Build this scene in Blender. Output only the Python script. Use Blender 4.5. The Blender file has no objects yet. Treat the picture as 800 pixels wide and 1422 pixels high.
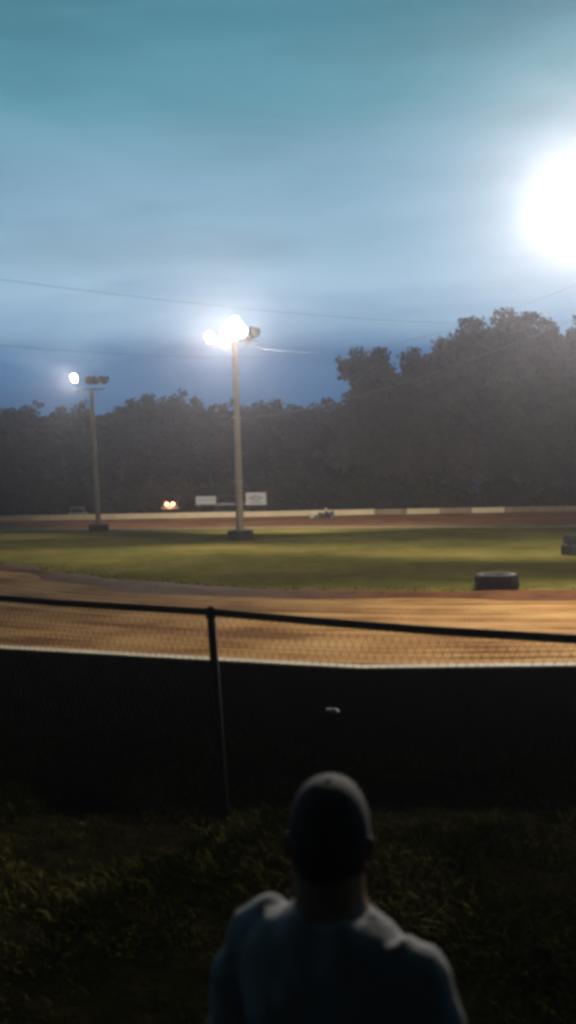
import bpy, bmesh, math, random
import numpy as np
from mathutils import Vector, Matrix, Euler
R = math.radians
random.seed(7); RNG = np.random.default_rng(7)
S = bpy.context.scene
COL = S.collection

# ------------------------------------------------------------------ camera model (photo 800 x 1422)
F, CX, CY = 1231.0, 400.0, 711.0
CAM = Vector((0, 0, 2.7))
PITCH, ROLL = math.atan(28 / 1231), R(1.0)
fw = Vector((0, math.cos(PITCH), -math.sin(PITCH)))
r0 = Vector((1, 0, 0)); u0 = r0.cross(fw)
rt = r0 * math.cos(ROLL) - u0 * math.sin(ROLL)
up = r0 * math.sin(ROLL) + u0 * math.cos(ROLL)
def ray(px, py): return fw + rt * ((px - CX) / F) - up * ((py - CY) / F)
def at_z(px, py, z=0.0):
    d = ray(px, py); return CAM + d * ((z - CAM.z) / d.z)
def at_y(px, py, y):
    d = ray(px, py); return CAM + d * (y / d.y)

cam = bpy.data.cameras.new("camera"); co = bpy.data.objects.new("camera", cam); COL.objects.link(co)
m = Matrix((rt, up, -fw)).transposed().to_4x4(); m.translation = CAM
co.matrix_world = m
cam.sensor_fit = 'VERTICAL'; cam.sensor_height = 36; cam.lens = F / 1422 * 36
cam.clip_start = 0.05; cam.clip_end = 2000
cam.dof.use_dof = True; cam.dof.focus_distance = 45; cam.dof.aperture_fstop = cam.lens / 15.0
S.camera = co

# ------------------------------------------------------------------ materials
def mat(name, col, rough=0.8, var=0.25, scale=3.0, bump=0.0, bscale=None, metal=0.0, col2=None, stretch=(1, 1, 1),
        detail=6, spec=0.3, objrand=0.0, coords='Object'):
    M = bpy.data.materials.new(name); M.use_nodes = True
    N = M.node_tree.nodes; L = M.node_tree.links; b = N['Principled BSDF']
    b.inputs['Roughness'].default_value = rough; b.inputs['Metallic'].default_value = metal
    b.inputs['Specular IOR Level'].default_value = spec
    tc = N.new('ShaderNodeTexCoord'); mp = N.new('ShaderNodeMapping'); mp.inputs['Scale'].default_value = stretch
    L.new(tc.outputs[coords], mp.inputs['Vector'])
    n = N.new('ShaderNodeTexNoise'); n.inputs['Scale'].default_value = scale; n.inputs['Detail'].default_value = detail
    n.inputs['Roughness'].default_value = 0.65
    L.new(mp.outputs[0], n.inputs['Vector'])
    r = N.new('ShaderNodeValToRGB'); r.color_ramp.elements[0].position = 0.3; r.color_ramp.elements[1].position = 0.7
    c2 = col2 or tuple(min(1, c * (1 + var)) for c in col)
    c1 = col if col2 else tuple(c * (1 - var) for c in col)
    r.color_ramp.elements[0].color = (*c1, 1); r.color_ramp.elements[1].color = (*c2, 1)
    L.new(n.outputs['Fac'], r.inputs[0]); out = r.outputs[0]
    if objrand:
        oi = N.new('ShaderNodeObjectInfo'); mr = N.new('ShaderNodeMapRange')
        mr.inputs['To Min'].default_value = 1 - objrand; mr.inputs['To Max'].default_value = 1 + objrand
        L.new(oi.outputs['Random'], mr.inputs['Value'])
        vm = N.new('ShaderNodeVectorMath'); vm.operation = 'SCALE'
        L.new(out, vm.inputs[0]); L.new(mr.outputs[0], vm.inputs['Scale']); out = vm.outputs[0]
    L.new(out, b.inputs['Base Color'])
    if bump:
        n2 = N.new('ShaderNodeTexNoise'); n2.inputs['Scale'].default_value = bscale or scale * 4; n2.inputs['Detail'].default_value = 5
        L.new(mp.outputs[0], n2.inputs['Vector'])
        bp = N.new('ShaderNodeBump'); bp.inputs['Strength'].default_value = bump; bp.inputs['Distance'].default_value = 0.05
        L.new(n2.outputs['Fac'], bp.inputs['Height']); L.new(bp.outputs[0], b.inputs['Normal'])
    return M

def glow(name, col, s):
    M = bpy.data.materials.new(name); M.use_nodes = True
    N = M.node_tree.nodes; L = M.node_tree.links; b = N['Principled BSDF']
    b.inputs['Base Color'].default_value = (0.8, 0.8, 0.8, 1)
    b.inputs['Emission Color'].default_value = (*col, 1); b.inputs['Emission Strength'].default_value = s
    return M

def dirt_mat(name, c1, c2, c3, groove=(0.10, 1.7, 1)):
    """packed clay with long wheel grooves, patches and fine crumbs"""
    M = bpy.data.materials.new(name); M.use_nodes = True
    N = M.node_tree.nodes; L = M.node_tree.links; b = N['Principled BSDF']
    b.inputs['Roughness'].default_value = 0.95; b.inputs['Specular IOR Level'].default_value = 0.04
    tc = N.new('ShaderNodeTexCoord')
    uv = N.new('ShaderNodeMapping'); uv.inputs['Scale'].default_value = groove
    L.new(tc.outputs['UV'], uv.inputs['Vector'])
    n1 = N.new('ShaderNodeTexNoise'); n1.inputs['Scale'].default_value = 1.0; n1.inputs['Detail'].default_value = 7; n1.inputs['Roughness'].default_value = 0.62
    n1.inputs['Distortion'].default_value = 0.35
    L.new(uv.outputs[0], n1.inputs['Vector'])
    n2 = N.new('ShaderNodeTexNoise'); n2.inputs['Scale'].default_value = 0.5; n2.inputs['Detail'].default_value = 8
    L.new(tc.outputs['Object'], n2.inputs['Vector'])
    mx = N.new('ShaderNodeMath'); mx.operation = 'MULTIPLY_ADD'; mx.inputs[1].default_value = 0.38
    L.new(n2.outputs['Fac'], mx.inputs[0])
    m2 = N.new('ShaderNodeMath'); m2.operation = 'MULTIPLY'; m2.inputs[1].default_value = 0.62
    L.new(n1.outputs['Fac'], m2.inputs[0]); L.new(m2.outputs[0], mx.inputs[2])
    r = N.new('ShaderNodeValToRGB'); e = r.color_ramp.elements
    e[0].position = 0.405; e[0].color = (*c1, 1); e[1].position = 0.60; e[1].color = (*c3, 1)
    k = e.new(0.485); k.color = (*c2, 1)
    L.new(mx.outputs[0], r.inputs[0]); L.new(r.outputs[0], b.inputs['Base Color'])
    n3 = N.new('ShaderNodeTexNoise'); n3.inputs['Scale'].default_value = 9; n3.inputs['Detail'].default_value = 6
    L.new(tc.outputs['Object'], n3.inputs['Vector'])
    ad = N.new('ShaderNodeMath'); ad.operation = 'MULTIPLY_ADD'; ad.inputs[1].default_value = 3.0
    L.new(n1.outputs['Fac'], ad.inputs[0]); L.new(n3.outputs['Fac'], ad.inputs[2])
    bp = N.new('ShaderNodeBump'); bp.inputs['Strength'].default_value = 0.8; bp.inputs['Distance'].default_value = 0.09
    L.new(ad.outputs[0], bp.inputs['Height']); L.new(bp.outputs[0], b.inputs['Normal'])
    return M

def grass_mat(name, c1, c2, c3, s1=0.12, s2=2.0):
    M = bpy.data.materials.new(name); M.use_nodes = True
    N = M.node_tree.nodes; L = M.node_tree.links; b = N['Principled BSDF']
    b.inputs['Roughness'].default_value = 0.95; b.inputs['Specular IOR Level'].default_value = 0.0
    tc = N.new('ShaderNodeTexCoord')
    n1 = N.new('ShaderNodeTexNoise'); n1.inputs['Scale'].default_value = s1; n1.inputs['Detail'].default_value = 6
    n2 = N.new('ShaderNodeTexNoise'); n2.inputs['Scale'].default_value = s2; n2.inputs['Detail'].default_value = 8; n2.inputs['Roughness'].default_value = 0.7
    L.new(tc.outputs['Object'], n1.inputs['Vector']); L.new(tc.outputs['Object'], n2.inputs['Vector'])
    mx = N.new('ShaderNodeMix'); mx.inputs[0].default_value = 0.45
    L.new(n1.outputs['Fac'], mx.inputs[2]); L.new(n2.outputs['Fac'], mx.inputs[3])
    r = N.new('ShaderNodeValToRGB'); e = r.color_ramp.elements
    e[0].position = 0.38; e[0].color = (*c1, 1); e[1].position = 0.62; e[1].color = (*c3, 1)
    k = e.new(0.5); k.color = (*c2, 1)
    L.new(mx.outputs[0], r.inputs[0]); L.new(r.outputs[0], b.inputs['Base Color'])
    bp = N.new('ShaderNodeBump'); bp.inputs['Strength'].default_value = 0.8; bp.inputs['Distance'].default_value = 0.08
    L.new(n2.outputs['Fac'], bp.inputs['Height']); L.new(bp.outputs[0], b.inputs['Normal'])
    return M

MT = {
 'track': dirt_mat('packed_clay', (0.13, 0.058, 0.018), (0.27, 0.145, 0.050), (0.38, 0.232, 0.098)),
 'far_track': dirt_mat('red_clay', (0.26, 0.105, 0.042), (0.38, 0.165, 0.068), (0.50, 0.25, 0.12)),
 'edge_dirt': mat('dry_pale_dirt', (0.36, 0.26, 0.14), scale=1.2, bump=0.4),
 'berm': mat('shaded_clay', (0.06, 0.022, 0.009), col2=(0.15, 0.06, 0.022), spec=0.04, scale=1.2, bump=0.8, bscale=6),  # red clay darkened, the ridge's shade put into its colour
 'infield': grass_mat('infield_grass', (0.10, 0.088, 0.022), (0.165, 0.147, 0.036), (0.27, 0.205, 0.056), 0.16, 1.2),
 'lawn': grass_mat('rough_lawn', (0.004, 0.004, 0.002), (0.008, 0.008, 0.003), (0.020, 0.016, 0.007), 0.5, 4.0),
 'ground': grass_mat('wild_ground', (0.03, 0.03, 0.012), (0.045, 0.045, 0.016), (0.07, 0.06, 0.03), 0.05, 0.8),
 'wood_pole': mat('weathered_pole_wood', (0.30, 0.26, 0.20), scale=3, stretch=(4, 4, 0.3), bump=0.4, var=0.3),
 'steel': mat('galvanised_steel', (0.30, 0.30, 0.30), rough=0.45, metal=0.6, scale=5),
 'housing': mat('grey_lamp_housing', (0.22, 0.20, 0.20), rough=0.5, metal=0.3, scale=6),
 'rubber': mat('black_rubber', (0.022, 0.021, 0.022), rough=0.75, scale=8, bump=0.3),
 'white_paint': mat('chipped_white_paint', (0.62, 0.60, 0.56), col2=(0.80, 0.78, 0.72), scale=5),
 'dirty_paint': mat('worn_grey_paint', (0.06, 0.06, 0.06), col2=(0.34, 0.33, 0.32), scale=2.2),
 'wall_white': mat('pale_yellowed_wall_paint', (0.72, 0.58, 0.36), col2=(0.82, 0.70, 0.47), scale=1.3, objrand=0.08),
 'wall_tan': mat('bare_tan_wall', (0.26, 0.18, 0.11), col2=(0.40, 0.29, 0.19), scale=1.3, objrand=0.15),
 'concrete': mat('dusty_concrete', (0.40, 0.34, 0.23), col2=(0.56, 0.48, 0.34), scale=3, bump=0.4, bscale=20),
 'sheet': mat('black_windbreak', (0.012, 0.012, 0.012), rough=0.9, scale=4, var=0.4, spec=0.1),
 'rail': mat('dark_fence_pipe', (0.03, 0.034, 0.04), rough=0.8, spec=0.08, scale=9),
 'wire': mat('dull_fence_wire', (0.03, 0.026, 0.022), rough=0.9, spec=0.05, scale=20),
 'cable': mat('cable_sheath', (0.03, 0.03, 0.035), rough=0.6),
 'cable_grey': mat('grey_aluminium_cable', (0.22, 0.22, 0.22), rough=0.4, metal=0.4),
 'bark': mat('bark', (0.06, 0.045, 0.035), scale=3, stretch=(3, 3, 0.5), bump=0.5),
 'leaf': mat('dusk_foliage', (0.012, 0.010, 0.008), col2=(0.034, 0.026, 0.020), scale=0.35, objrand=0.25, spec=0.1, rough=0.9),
 'leaf2': mat('hazed_russet_foliage', (0.050, 0.038, 0.032), col2=(0.115, 0.086, 0.070), scale=0.35, objrand=0.2, spec=0.1, rough=0.9),  # russet leaves lightened, haze on the right-hand trees put into the colour
 'twig': mat('undergrowth_foliage', (0.030, 0.032, 0.016), col2=(0.06, 0.058, 0.028), scale=0.8, objrand=0.25, spec=0.1, rough=0.9),
 'board': mat('white_sign_board', (0.55, 0.55, 0.55), col2=(0.66, 0.66, 0.66), scale=3),
 'ink': mat('dark_sign_ink', (0.20, 0.20, 0.21), scale=4),
 'timber': mat('dark_timber', (0.09, 0.07, 0.055), scale=3, stretch=(1, 5, 5)),
 'skin': mat('skin', (0.24, 0.13, 0.085), rough=0.55, var=0.12, scale=12),
 'shirt': mat('blue_grey_shirt', (0.20, 0.203, 0.21), rough=0.9, var=0.08, scale=40, bump=0.25, bscale=9),
 'trousers': mat('dark_denim', (0.03, 0.035, 0.05), rough=0.9, var=0.2, scale=30),
 'hair': mat('dark_hair', (0.014, 0.011, 0.010), rough=0.6, scale=60, stretch=(1, 1, 0.2), bump=0.5),
 'cap': mat('black_cap_cloth', (0.030, 0.029, 0.028), rough=0.85, scale=60, var=0.2),
 'shoe': mat('shoe_leather', (0.05, 0.045, 0.04), rough=0.6),
 'eye': mat('eye_white', (0.7, 0.68, 0.65), rough=0.2, var=0.03),
 'car_pale': mat('pale_blue_car_paint', (0.42, 0.48, 0.52), rough=0.3, var=0.05),
 'car_dark': mat('dark_truck_paint', (0.016, 0.016, 0.018), rough=0.55, var=0.1),
 'kart_white': mat('white_bodywork', (0.72, 0.72, 0.70), rough=0.35, var=0.05),
 'kart_dark': mat('maroon_bodywork', (0.07, 0.035, 0.04), rough=0.4, var=0.1),
 'suit': mat('dark_racing_suit', (0.05, 0.045, 0.06), rough=0.8),
 'helmet': mat('white_helmet', (0.7, 0.68, 0.70), rough=0.25, var=0.04),
 'visor': mat('smoked_visor', (0.02, 0.02, 0.025), rough=0.1),
 'glass': mat('dark_car_glass', (0.02, 0.022, 0.026), rough=0.08, spec=0.6),
 'lens': glow('lit_flood_lens', (1.0, 0.93, 0.80), 60.0),
 'lens_off': mat('unlit_flood_lens', (0.25, 0.25, 0.26), rough=0.15, var=0.05),
 'head_lens': glow('lit_headlamp', (1.0, 0.36, 0.13), 5.0),
}

# ------------------------------------------------------------------ object helpers
def tag(o, label=None, cat=None, group=None, kind=None):
    for k, v in (('label', label), ('category', cat), ('group', group), ('kind', kind)):
        if v: o[k] = v
    return o
def empty(name, loc, rz=0.0, **kw):
    o = bpy.data.objects.new(name, None); COL.objects.link(o)
    o.location = loc; o.rotation_euler = (0, 0, rz); o.empty_display_size = 0.2
    return tag(o, **kw)
class MB:
    def __init__(s): s.v = []; s.f = []; s.uv = None
    def add(s, vs, fs):
        o = len(s.v); s.v += [tuple(p) for p in vs]; s.f += [tuple(i + o for i in f) for f in fs]; return s
    def box(s, c, d, rot=None, taper=1.0, bev=0.0):
        x, y, z = d[0] / 2, d[1] / 2, d[2] / 2
        if bev:
            bm = bmesh.new(); bmesh.ops.create_cube(bm, size=1, matrix=Matrix.Diagonal((d[0], d[1], d[2], 1)))
            bmesh.ops.bevel(bm, geom=bm.edges[:], offset=bev, segments=2, affect='EDGES', profile=0.5)
            bm.verts.index_update()
            vs = [v.co.copy() for v in bm.verts]; fs = [[v.index for v in f.verts] for f in bm.faces]; bm.free()
        else:
            vs = [Vector((sx * x * (taper if sz > 0 else 1), sy * y * (taper if sz > 0 else 1), sz * z)) for sz in (-1, 1) for sx, sy in ((-1, -1), (1, -1), (1, 1), (-1, 1))]
            fs = [(3, 2, 1, 0), (4, 5, 6, 7), (0, 1, 5, 4), (1, 2, 6, 5), (2, 3, 7, 6), (3, 0, 4, 7)]
        if rot is not None: vs = [rot @ v for v in vs]
        return s.add([v + Vector(c) for v in vs], fs)
    def tube(s, pts, rad, n=8, cap=True):
        pts = [Vector(p) for p in pts]
        if not hasattr(rad, '__len__'): rad = [rad] * len(pts)
        vs = []; fs = []
        ref = None
        for i, p in enumerate(pts):
            t = (pts[min(i + 1, len(pts) - 1)] - pts[max(i - 1, 0)]).normalized()
            if ref is None:
                ref = t.orthogonal().normalized()
            ref = (ref - t * ref.dot(t))
            ref = ref.normalized() if ref.length > 1e-6 else t.orthogonal().normalized()
            b = t.cross(ref)
            for k in range(n):
                a = 2 * math.pi * k / n
                vs.append(p + (ref * math.cos(a) + b * math.sin(a)) * rad[i])
        for i in range(len(pts) - 1):
            for k in range(n):
                fs.append((i * n + k, i * n + (k + 1) % n, (i + 1) * n + (k + 1) % n, (i + 1) * n + k))
        if cap:
            fs.append(tuple(range(n - 1, -1, -1))); fs.append(tuple(range((len(pts) - 1) * n, len(pts) * n)))
        return s.add(vs, fs)
    def lathe(s, prof, n=24, mtx=None, close=False):
        """prof = [(r, z)]; revolve about local z"""
        vs = []; fs = []
        for r, z in prof:
            for k in range(n):
                a = 2 * math.pi * k / n; vs.append(Vector((r * math.cos(a), r * math.sin(a), z)))
        P = len(prof)
        for i in range(P if close else P - 1):
            j = (i + 1) % P
            for k in range(n):
                fs.append((i * n + k, i * n + (k + 1) % n, j * n + (k + 1) % n, j * n + k))
        if not close:
            if prof[0][0] > 1e-5: fs.append(tuple(range(n - 1, -1, -1)))
            if prof[-1][0] > 1e-5: fs.append(tuple(range((P - 1) * n, P * n)))
        if mtx is not None: vs = [mtx @ v for v in vs]
        return s.add(vs, fs)
    def ball(s, c, r, n=16, m=10, mtx=None):
        c = Vector(c); r = Vector(r) if hasattr(r, '__len__') else Vector((r, r, r))
        prof = [(math.sin(math.pi * i / m), -math.cos(math.pi * i / m)) for i in range(m + 1)]
        M4 = Matrix.Translation(c) @ (mtx.to_4x4() if mtx is not None else Matrix.Identity(4)) @ Matrix.Diagonal((*r, 1))
        return s.lathe([(max(a, 1e-4), b) for a, b in prof], n, M4)
    def rings(s, rows, n=20, p=2.3, cap=True):
        """rows=(cx,cy,cz,hw,hd) super-ellipse sections stacked in z"""
        vs = []; fs = []
        for cx, cy, cz, hw, hd in rows:
            for k in range(n):
                a = 2 * math.pi * k / n; c, q = math.cos(a), math.sin(a)
                vs.append((cx + hw * math.copysign(abs(c) ** (2 / p), c), cy + hd * math.copysign(abs(q) ** (2 / p), q), cz))
        for i in range(len(rows) - 1):
            for k in range(n):
                fs.append((i * n + k, i * n + (k + 1) % n, (i + 1) * n + (k + 1) % n, (i + 1) * n + k))
        if cap: fs.append(tuple(range(n - 1, -1, -1))); fs.append(tuple(range((len(rows) - 1) * n, len(rows) * n)))
        return s.add(vs, fs)
    def mesh(s, name, smooth=False):
        me = bpy.data.meshes.new(name); me.from_pydata(s.v, [], s.f); me.validate(); me.update()
        bm = bmesh.new(); bm.from_mesh(me); bmesh.ops.recalc_face_normals(bm, faces=bm.faces[:]); bm.to_mesh(me); bm.free()
        if smooth: me.shade_smooth()
        return me
    def build(s, name, material, parent=None, smooth=False, ang=None):
        me = s.mesh(name, smooth or ang is not None)
        if ang is not None:
            me.set_sharp_from_angle(angle=R(ang))
        me.materials.append(material)
        o = bpy.data.objects.new(name, me); COL.objects.link(o)
        if parent: o.parent = parent
        return o
def copy_tree(o, parent=None):
    c = o.copy(); COL.objects.link(c)
    if parent: c.parent = parent
    for ch in list(o.children): copy_tree(ch, c)
    return c
def quad_sheet(name, rows, material, kind='structure', uvscale=None):
    """grid of world points rows[i][j]"""
    H, W = len(rows), len(rows[0])
    me = bpy.data.meshes.new(name)
    me.from_pydata([tuple(p) for r in rows for p in r], [],
                   [(i * W + j, i * W + j + 1, (i + 1) * W + j + 1, (i + 1) * W + j) for i in range(H - 1) for j in range(W - 1)])
    uvl = me.uv_layers.new(name='UVMap')
    lens = [0.0]
    for j in range(1, W): lens.append(lens[-1] + (Vector(rows[0][j]) - Vector(rows[0][j - 1])).length)
    wid = [0.0]
    for i in range(1, H): wid.append(wid[-1] + (Vector(rows[i][W // 3]) - Vector(rows[i - 1][W // 3])).length)
    for lp in me.loops:
        vi = lp.vertex_index; uvl.data[lp.index].uv = (lens[vi % W], wid[vi // W])
    bm = bmesh.new(); bm.from_mesh(me); bmesh.ops.recalc_face_normals(bm, faces=bm.faces[:])
    if sum(f.normal.z for f in bm.faces) < 0: bmesh.ops.reverse_faces(bm, faces=bm.faces[:])
    bm.to_mesh(me); bm.free(); me.shade_smooth()
    me.materials.append(material)
    o = bpy.data.objects.new(name, me); COL.objects.link(o); tag(o, kind=kind); return o
def resample(poly, n, closed=False):
    """smooth Catmull-Rom resample of a polyline"""
    P = [Vector(p) for p in poly]; N_ = len(P); out = []
    segs = N_ if closed else N_ - 1
    dense = []
    for i in range(segs):
        a = P[(i - 1) % N_] if closed or i > 0 else P[0]
        b = P[i]; c = P[(i + 1) % N_]; d = P[(i + 2) % N_] if closed or i + 2 < N_ else P[-1]
        for k in range(24):
            t = k / 24
            dense.append(0.5 * ((2 * b) + (c - a) * t + (2 * a - 5 * b + 4 * c - d) * t * t + (3 * b - a - 3 * c + d) * t ** 3))
    dense.append(P[0] if closed else P[-1])
    acc = [0]
    for i in range(1, len(dense)): acc.append(acc[-1] + (dense[i] - dense[i - 1]).length)
    j = 0
    for k in range(n):
        s = acc[-1] * k / (n - 1)
        while j < len(acc) - 2 and acc[j + 1] < s: j += 1
        t = (s - acc[j]) / max(acc[j + 1] - acc[j], 1e-9)
        out.append(dense[j].lerp(dense[j + 1], t))
    return out

# ------------------------------------------------------------------ world: dusk sky
SUN_EL, SUN_AZ = R(2.0), R(200)      # the sun has gone down behind the viewer
W = bpy.data.worlds.new("World"); S.world = W; W.use_nodes = True
N = W.node_tree.nodes; L = W.node_tree.links; bg = N['Background']
sky = N.new('ShaderNodeTexSky'); sky.sky_type = 'NISHITA'; sky.sun_disc = False
sky.sun_elevation = SUN_EL; sky.sun_rotation = SUN_AZ; sky.ozone_density = 4.0
tc = N.new('ShaderNodeTexCoord'); sx = N.new('ShaderNodeSeparateXYZ'); L.new(tc.outputs['Generated'], sx.inputs[0])
mp = N.new('ShaderNodeMapping'); mp.inputs['Scale'].default_value = (2.4, 2.4, 11); mp.inputs['Location'].default_value = (3.1, 0.4, 1.7)
mp.inputs['Rotation'].default_value = (0, R(4), 0)
L.new(tc.outputs['Generated'], mp.inputs['Vector'])
cn = N.new('ShaderNodeTexNoise'); cn.inputs['Scale'].default_value = 1.15; cn.inputs['Detail'].default_value = 7; cn.inputs['Roughness'].default_value = 0.52
cn.inputs['Distortion'].default_value = 0.5
L.new(mp.outputs[0], cn.inputs['Vector'])
wz = N.new('ShaderNodeMath'); wz.operation = 'MULTIPLY_ADD'; wz.inputs[1].default_value = 0.16
L.new(cn.outputs['Fac'], wz.inputs[0])
zz = N.new('ShaderNodeMath'); zz.operation = 'SUBTRACT'; zz.inputs[1].default_value = 0.08
L.new(sx.outputs['Z'], zz.inputs[0]); L.new(zz.outputs[0], wz.inputs[2])
ramp = N.new('ShaderNodeValToRGB'); L.new(wz.outputs[0], ramp.inputs[0])
def lin(c): return tuple((x / 255 / 12.92) if x / 255 <= 0.04045 else ((x / 255 + 0.055) / 1.055) ** 2.4 for x in c)
stops = [(0.0, (46, 88, 132)), (0.10, (54, 102, 148)), (0.145, (72, 120, 166)), (0.175, (136, 172, 204)), (0.225, (168, 202, 226)),
         (0.31, (140, 182, 206)), (0.40, (102, 162, 180)), (0.49, (78, 142, 160)), (0.62, (44, 84, 98)), (0.8, (16, 30, 38)), (1.0, (10, 18, 24))]
e = ramp.color_ramp.elements
e[0].position, e[0].color = stops[0][0], (*lin(stops[0][1]), 1)
e[1].position, e[1].color = stops[-1][0], (*lin(stops[-1][1]), 1)
for p, c in stops[1:-1]:
    k = e.new(p); k.color = (*lin(c), 1)
sc_ = N.new('ShaderNodeVectorMath'); sc_.operation = 'SCALE'; sc_.inputs['Scale'].default_value = 0.10
L.new(sky.outputs[0], sc_.inputs[0])
# darker cloud bars drifting across the pale band
cr = N.new('ShaderNodeMapRange'); cr.inputs['From Min'].default_value = 0.46; cr.inputs['From Max'].default_value = 0.66
cr.inputs['To Min'].default_value = 1.0; cr.inputs['To Max'].default_value = 0.84
mp2 = N.new('ShaderNodeMapping'); mp2.inputs['Scale'].default_value = (3.0, 3.0, 16); mp2.inputs['Location'].default_value = (0.3, 5.2, 0.2)
L.new(tc.outputs['Generated'], mp2.inputs['Vector'])
cn2 = N.new('ShaderNodeTexNoise'); cn2.inputs['Scale'].default_value = 1.0; cn2.inputs['Detail'].default_value = 5
L.new(mp2.outputs[0], cn2.inputs['Vector']); L.new(cn2.outputs['Fac'], cr.inputs['Value'])
ml = N.new('ShaderNodeVectorMath'); ml.operation = 'SCALE'; L.new(ramp.outputs[0], ml.inputs[0]); L.new(cr.outputs[0], ml.inputs['Scale'])
mixn = N.new('ShaderNodeMix'); mixn.data_type = 'RGBA'; mixn.inputs[0].default_value = 0.88
L.new(sc_.outputs[0], mixn.inputs[6]); L.new(ml.outputs[0], mixn.inputs[7])
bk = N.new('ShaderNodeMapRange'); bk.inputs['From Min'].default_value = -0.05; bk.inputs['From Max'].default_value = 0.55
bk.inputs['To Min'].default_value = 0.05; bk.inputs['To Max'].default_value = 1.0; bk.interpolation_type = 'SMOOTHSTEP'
L.new(sx.outputs['Y'], bk.inputs['Value'])          # sky overhead and behind dimmed to darken the foreground
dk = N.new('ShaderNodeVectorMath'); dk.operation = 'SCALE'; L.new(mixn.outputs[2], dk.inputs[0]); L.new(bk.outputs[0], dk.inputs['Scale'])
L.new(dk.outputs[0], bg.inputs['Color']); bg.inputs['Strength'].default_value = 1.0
sun = bpy.data.lights.new("sun", 'SUN'); sun.energy = 0.004; sun.angle = R(20); sun.color = (1, 0.85, 0.72)
so = bpy.data.objects.new("sun", sun); COL.objects.link(so); so.rotation_euler = (R(84), 0, R(-20))
so.location = (0, -60, 40)

# ------------------------------------------------------------------ ground, track, infield
g = quad_sheet('ground', [[(-420 + 840 * j / 30, -180 + 840 * i / 30, -0.06) for j in range(31)] for i in range(31)], MT['ground'])

near_px = [(0, 788), (100, 804), (200, 815.5), (300, 822.5), (420, 826.5), (600, 828), (720, 828), (800, 827)]
near = [at_z(*p) for p in near_px]
far_px = [(800, 732.5), (600, 733), (400, 734), (200, 736), (0, 738)]
far = [at_z(*p) for p in far_px]
inner = near + [Vector((18, 24.5, 0)), Vector((34, 29, 0)), Vector((48, 38, 0)), Vector((52, 50, 0)), Vector((46, 62, 0)), Vector((38, 67.5, 0))] + far + \
        [Vector((-30, 62, 0)), Vector((-36, 56, 0)), Vector((-34, 49, 0)), Vector((-26, 43, 0)), Vector((-17, 38, 0))]
inner = [Vector((p.x, p.y, 0)) for p in inner]
NL = 260
IN = resample(inner, NL, True)
cen = Vector((6, 46, 0))

wall_z = 1.13
wpx = [(-380, 868), (-180, 884), (0, 897), (250, 911), (500, 924.5), (800, 921), (1050, 917)]
wall_path = [at_z(x, y + 3, wall_z) for x, y in wpx]
wall_path = [Vector((p.x, p.y, 0)) for p in wall_path]
wall_path = [wall_path[0] + Vector((-9, 4.5, 0))] + wall_path + [wall_path[-1] + Vector((4, .35, 0)), wall_path[-1] + Vector((11, 1.6, 0))]
FARY = 82.0
outer = [wall_path[0] + Vector((0, .25, 0))] + [p + Vector((0, 0.12, 0)) for p in wall_path[1:]] + \
        [Vector((36, 15, 0)), Vector((58, 24, 0)), Vector((72, 44, 0)), Vector((64, 68, 0)), Vector((46, 80, 0)),
         Vector((30, FARY, 0)), Vector((0, FARY, 0)), Vector((-27, FARY, 0)), Vector((-44, 78, 0)), Vector((-54, 66, 0)), Vector((-50, 44, 0)), Vector((-34, 28, 0))]
OD = resample(outer, 2000, True)
def outer_hit(p):
    d = (p - cen).normalized(); best, bd = None, -2
    for q in OD:
        c = (q - cen).normalized().dot(d)
        if c > bd: bd, best = c, q
    return best
OUT = [outer_hit(p) for p in IN]
for _ in range(2):
    OUT = [(OUT[i - 1] + OUT[i] * 2 + OUT[(i + 1) % NL]) / 4 for i in range(NL)]
OUT[-1] = OUT[0].copy()
def bank(p, t):
    far_w = min(1, max(0, (p.y - 55) / 14))
    return 0.46 * far_w * t ** 1.5
def is_far(p): return p.y > 58
NR = 22
rows = []
for i in range(NR + 1):
    t = i / NR; row = []
    for a, b in zip(IN, OUT):
        p = a.lerp(b, t); row.append((p.x, p.y, bank(p, t) + 0.012 * math.sin(p.x * .9 + p.y * .7) * min(1, t * 4)))
    rows.append(row)
tr = quad_sheet('dirt_track', rows, MT['track'])
tr.data.materials.append(MT['far_track'])
for f in tr.data.polygons:
    if f.center.y > 57: f.material_index = 1

# infield sheet (concentric shrink towards the centre)
rows = []
for i in range(30):
    t = 1 - i / 29.5; row = []
    for k, a in enumerate(IN):
        j = 1 + 0.006 * math.sin(k * 1.7) + 0.004 * math.sin(k * 4.1)
        p = cen + (a - cen) * (t * j); row.append((p.x, p.y, 0.016 + 0.10 * min(1, i / 6)))
    rows.append(row)
inf = quad_sheet('infield', rows, MT['infield'])
# clay berm that edges the infield on the near side
rows = []
NB = 150
bl = [p for p in IN if p.y < 45]
i0 = max(range(NL), key=lambda i: 0 if IN[i].y > 45 else -IN[i].x)
seq = [IN[(i0 + 0 + k) % (NL - 1)] for k in range(NL)]
seq = [p for p in seq if p.y < 46]
bp_ = resample(seq, 220)
prof = [(-0.75, 0.0), (-0.5, 0.03), (-0.2, 0.08), (0.05, 0.10), (0.25, 0.09), (0.45, 0.08)]
for off, h in prof:
    row = []
    for k, p in enumerate(bp_):
        t = (bp_[min(k + 1, 219)] - bp_[max(k - 1, 0)]).normalized(); nrm = Vector((-t.y, t.x, 0))
        if (p + nrm - cen).length > (p - cen).length: nrm = -nrm
        w = 1 + 0.35 * math.sin(k * .41) + 0.3 * math.sin(k * 1.13)
        q = p + nrm * off * w
        row.append((q.x, q.y, 0.006 + h * (0.75 + 0.5 * abs(math.sin(k * .77 + off * 3)))))
    rows.append(row)
quad_sheet('dirt_berm', rows, MT['berm'])
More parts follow.
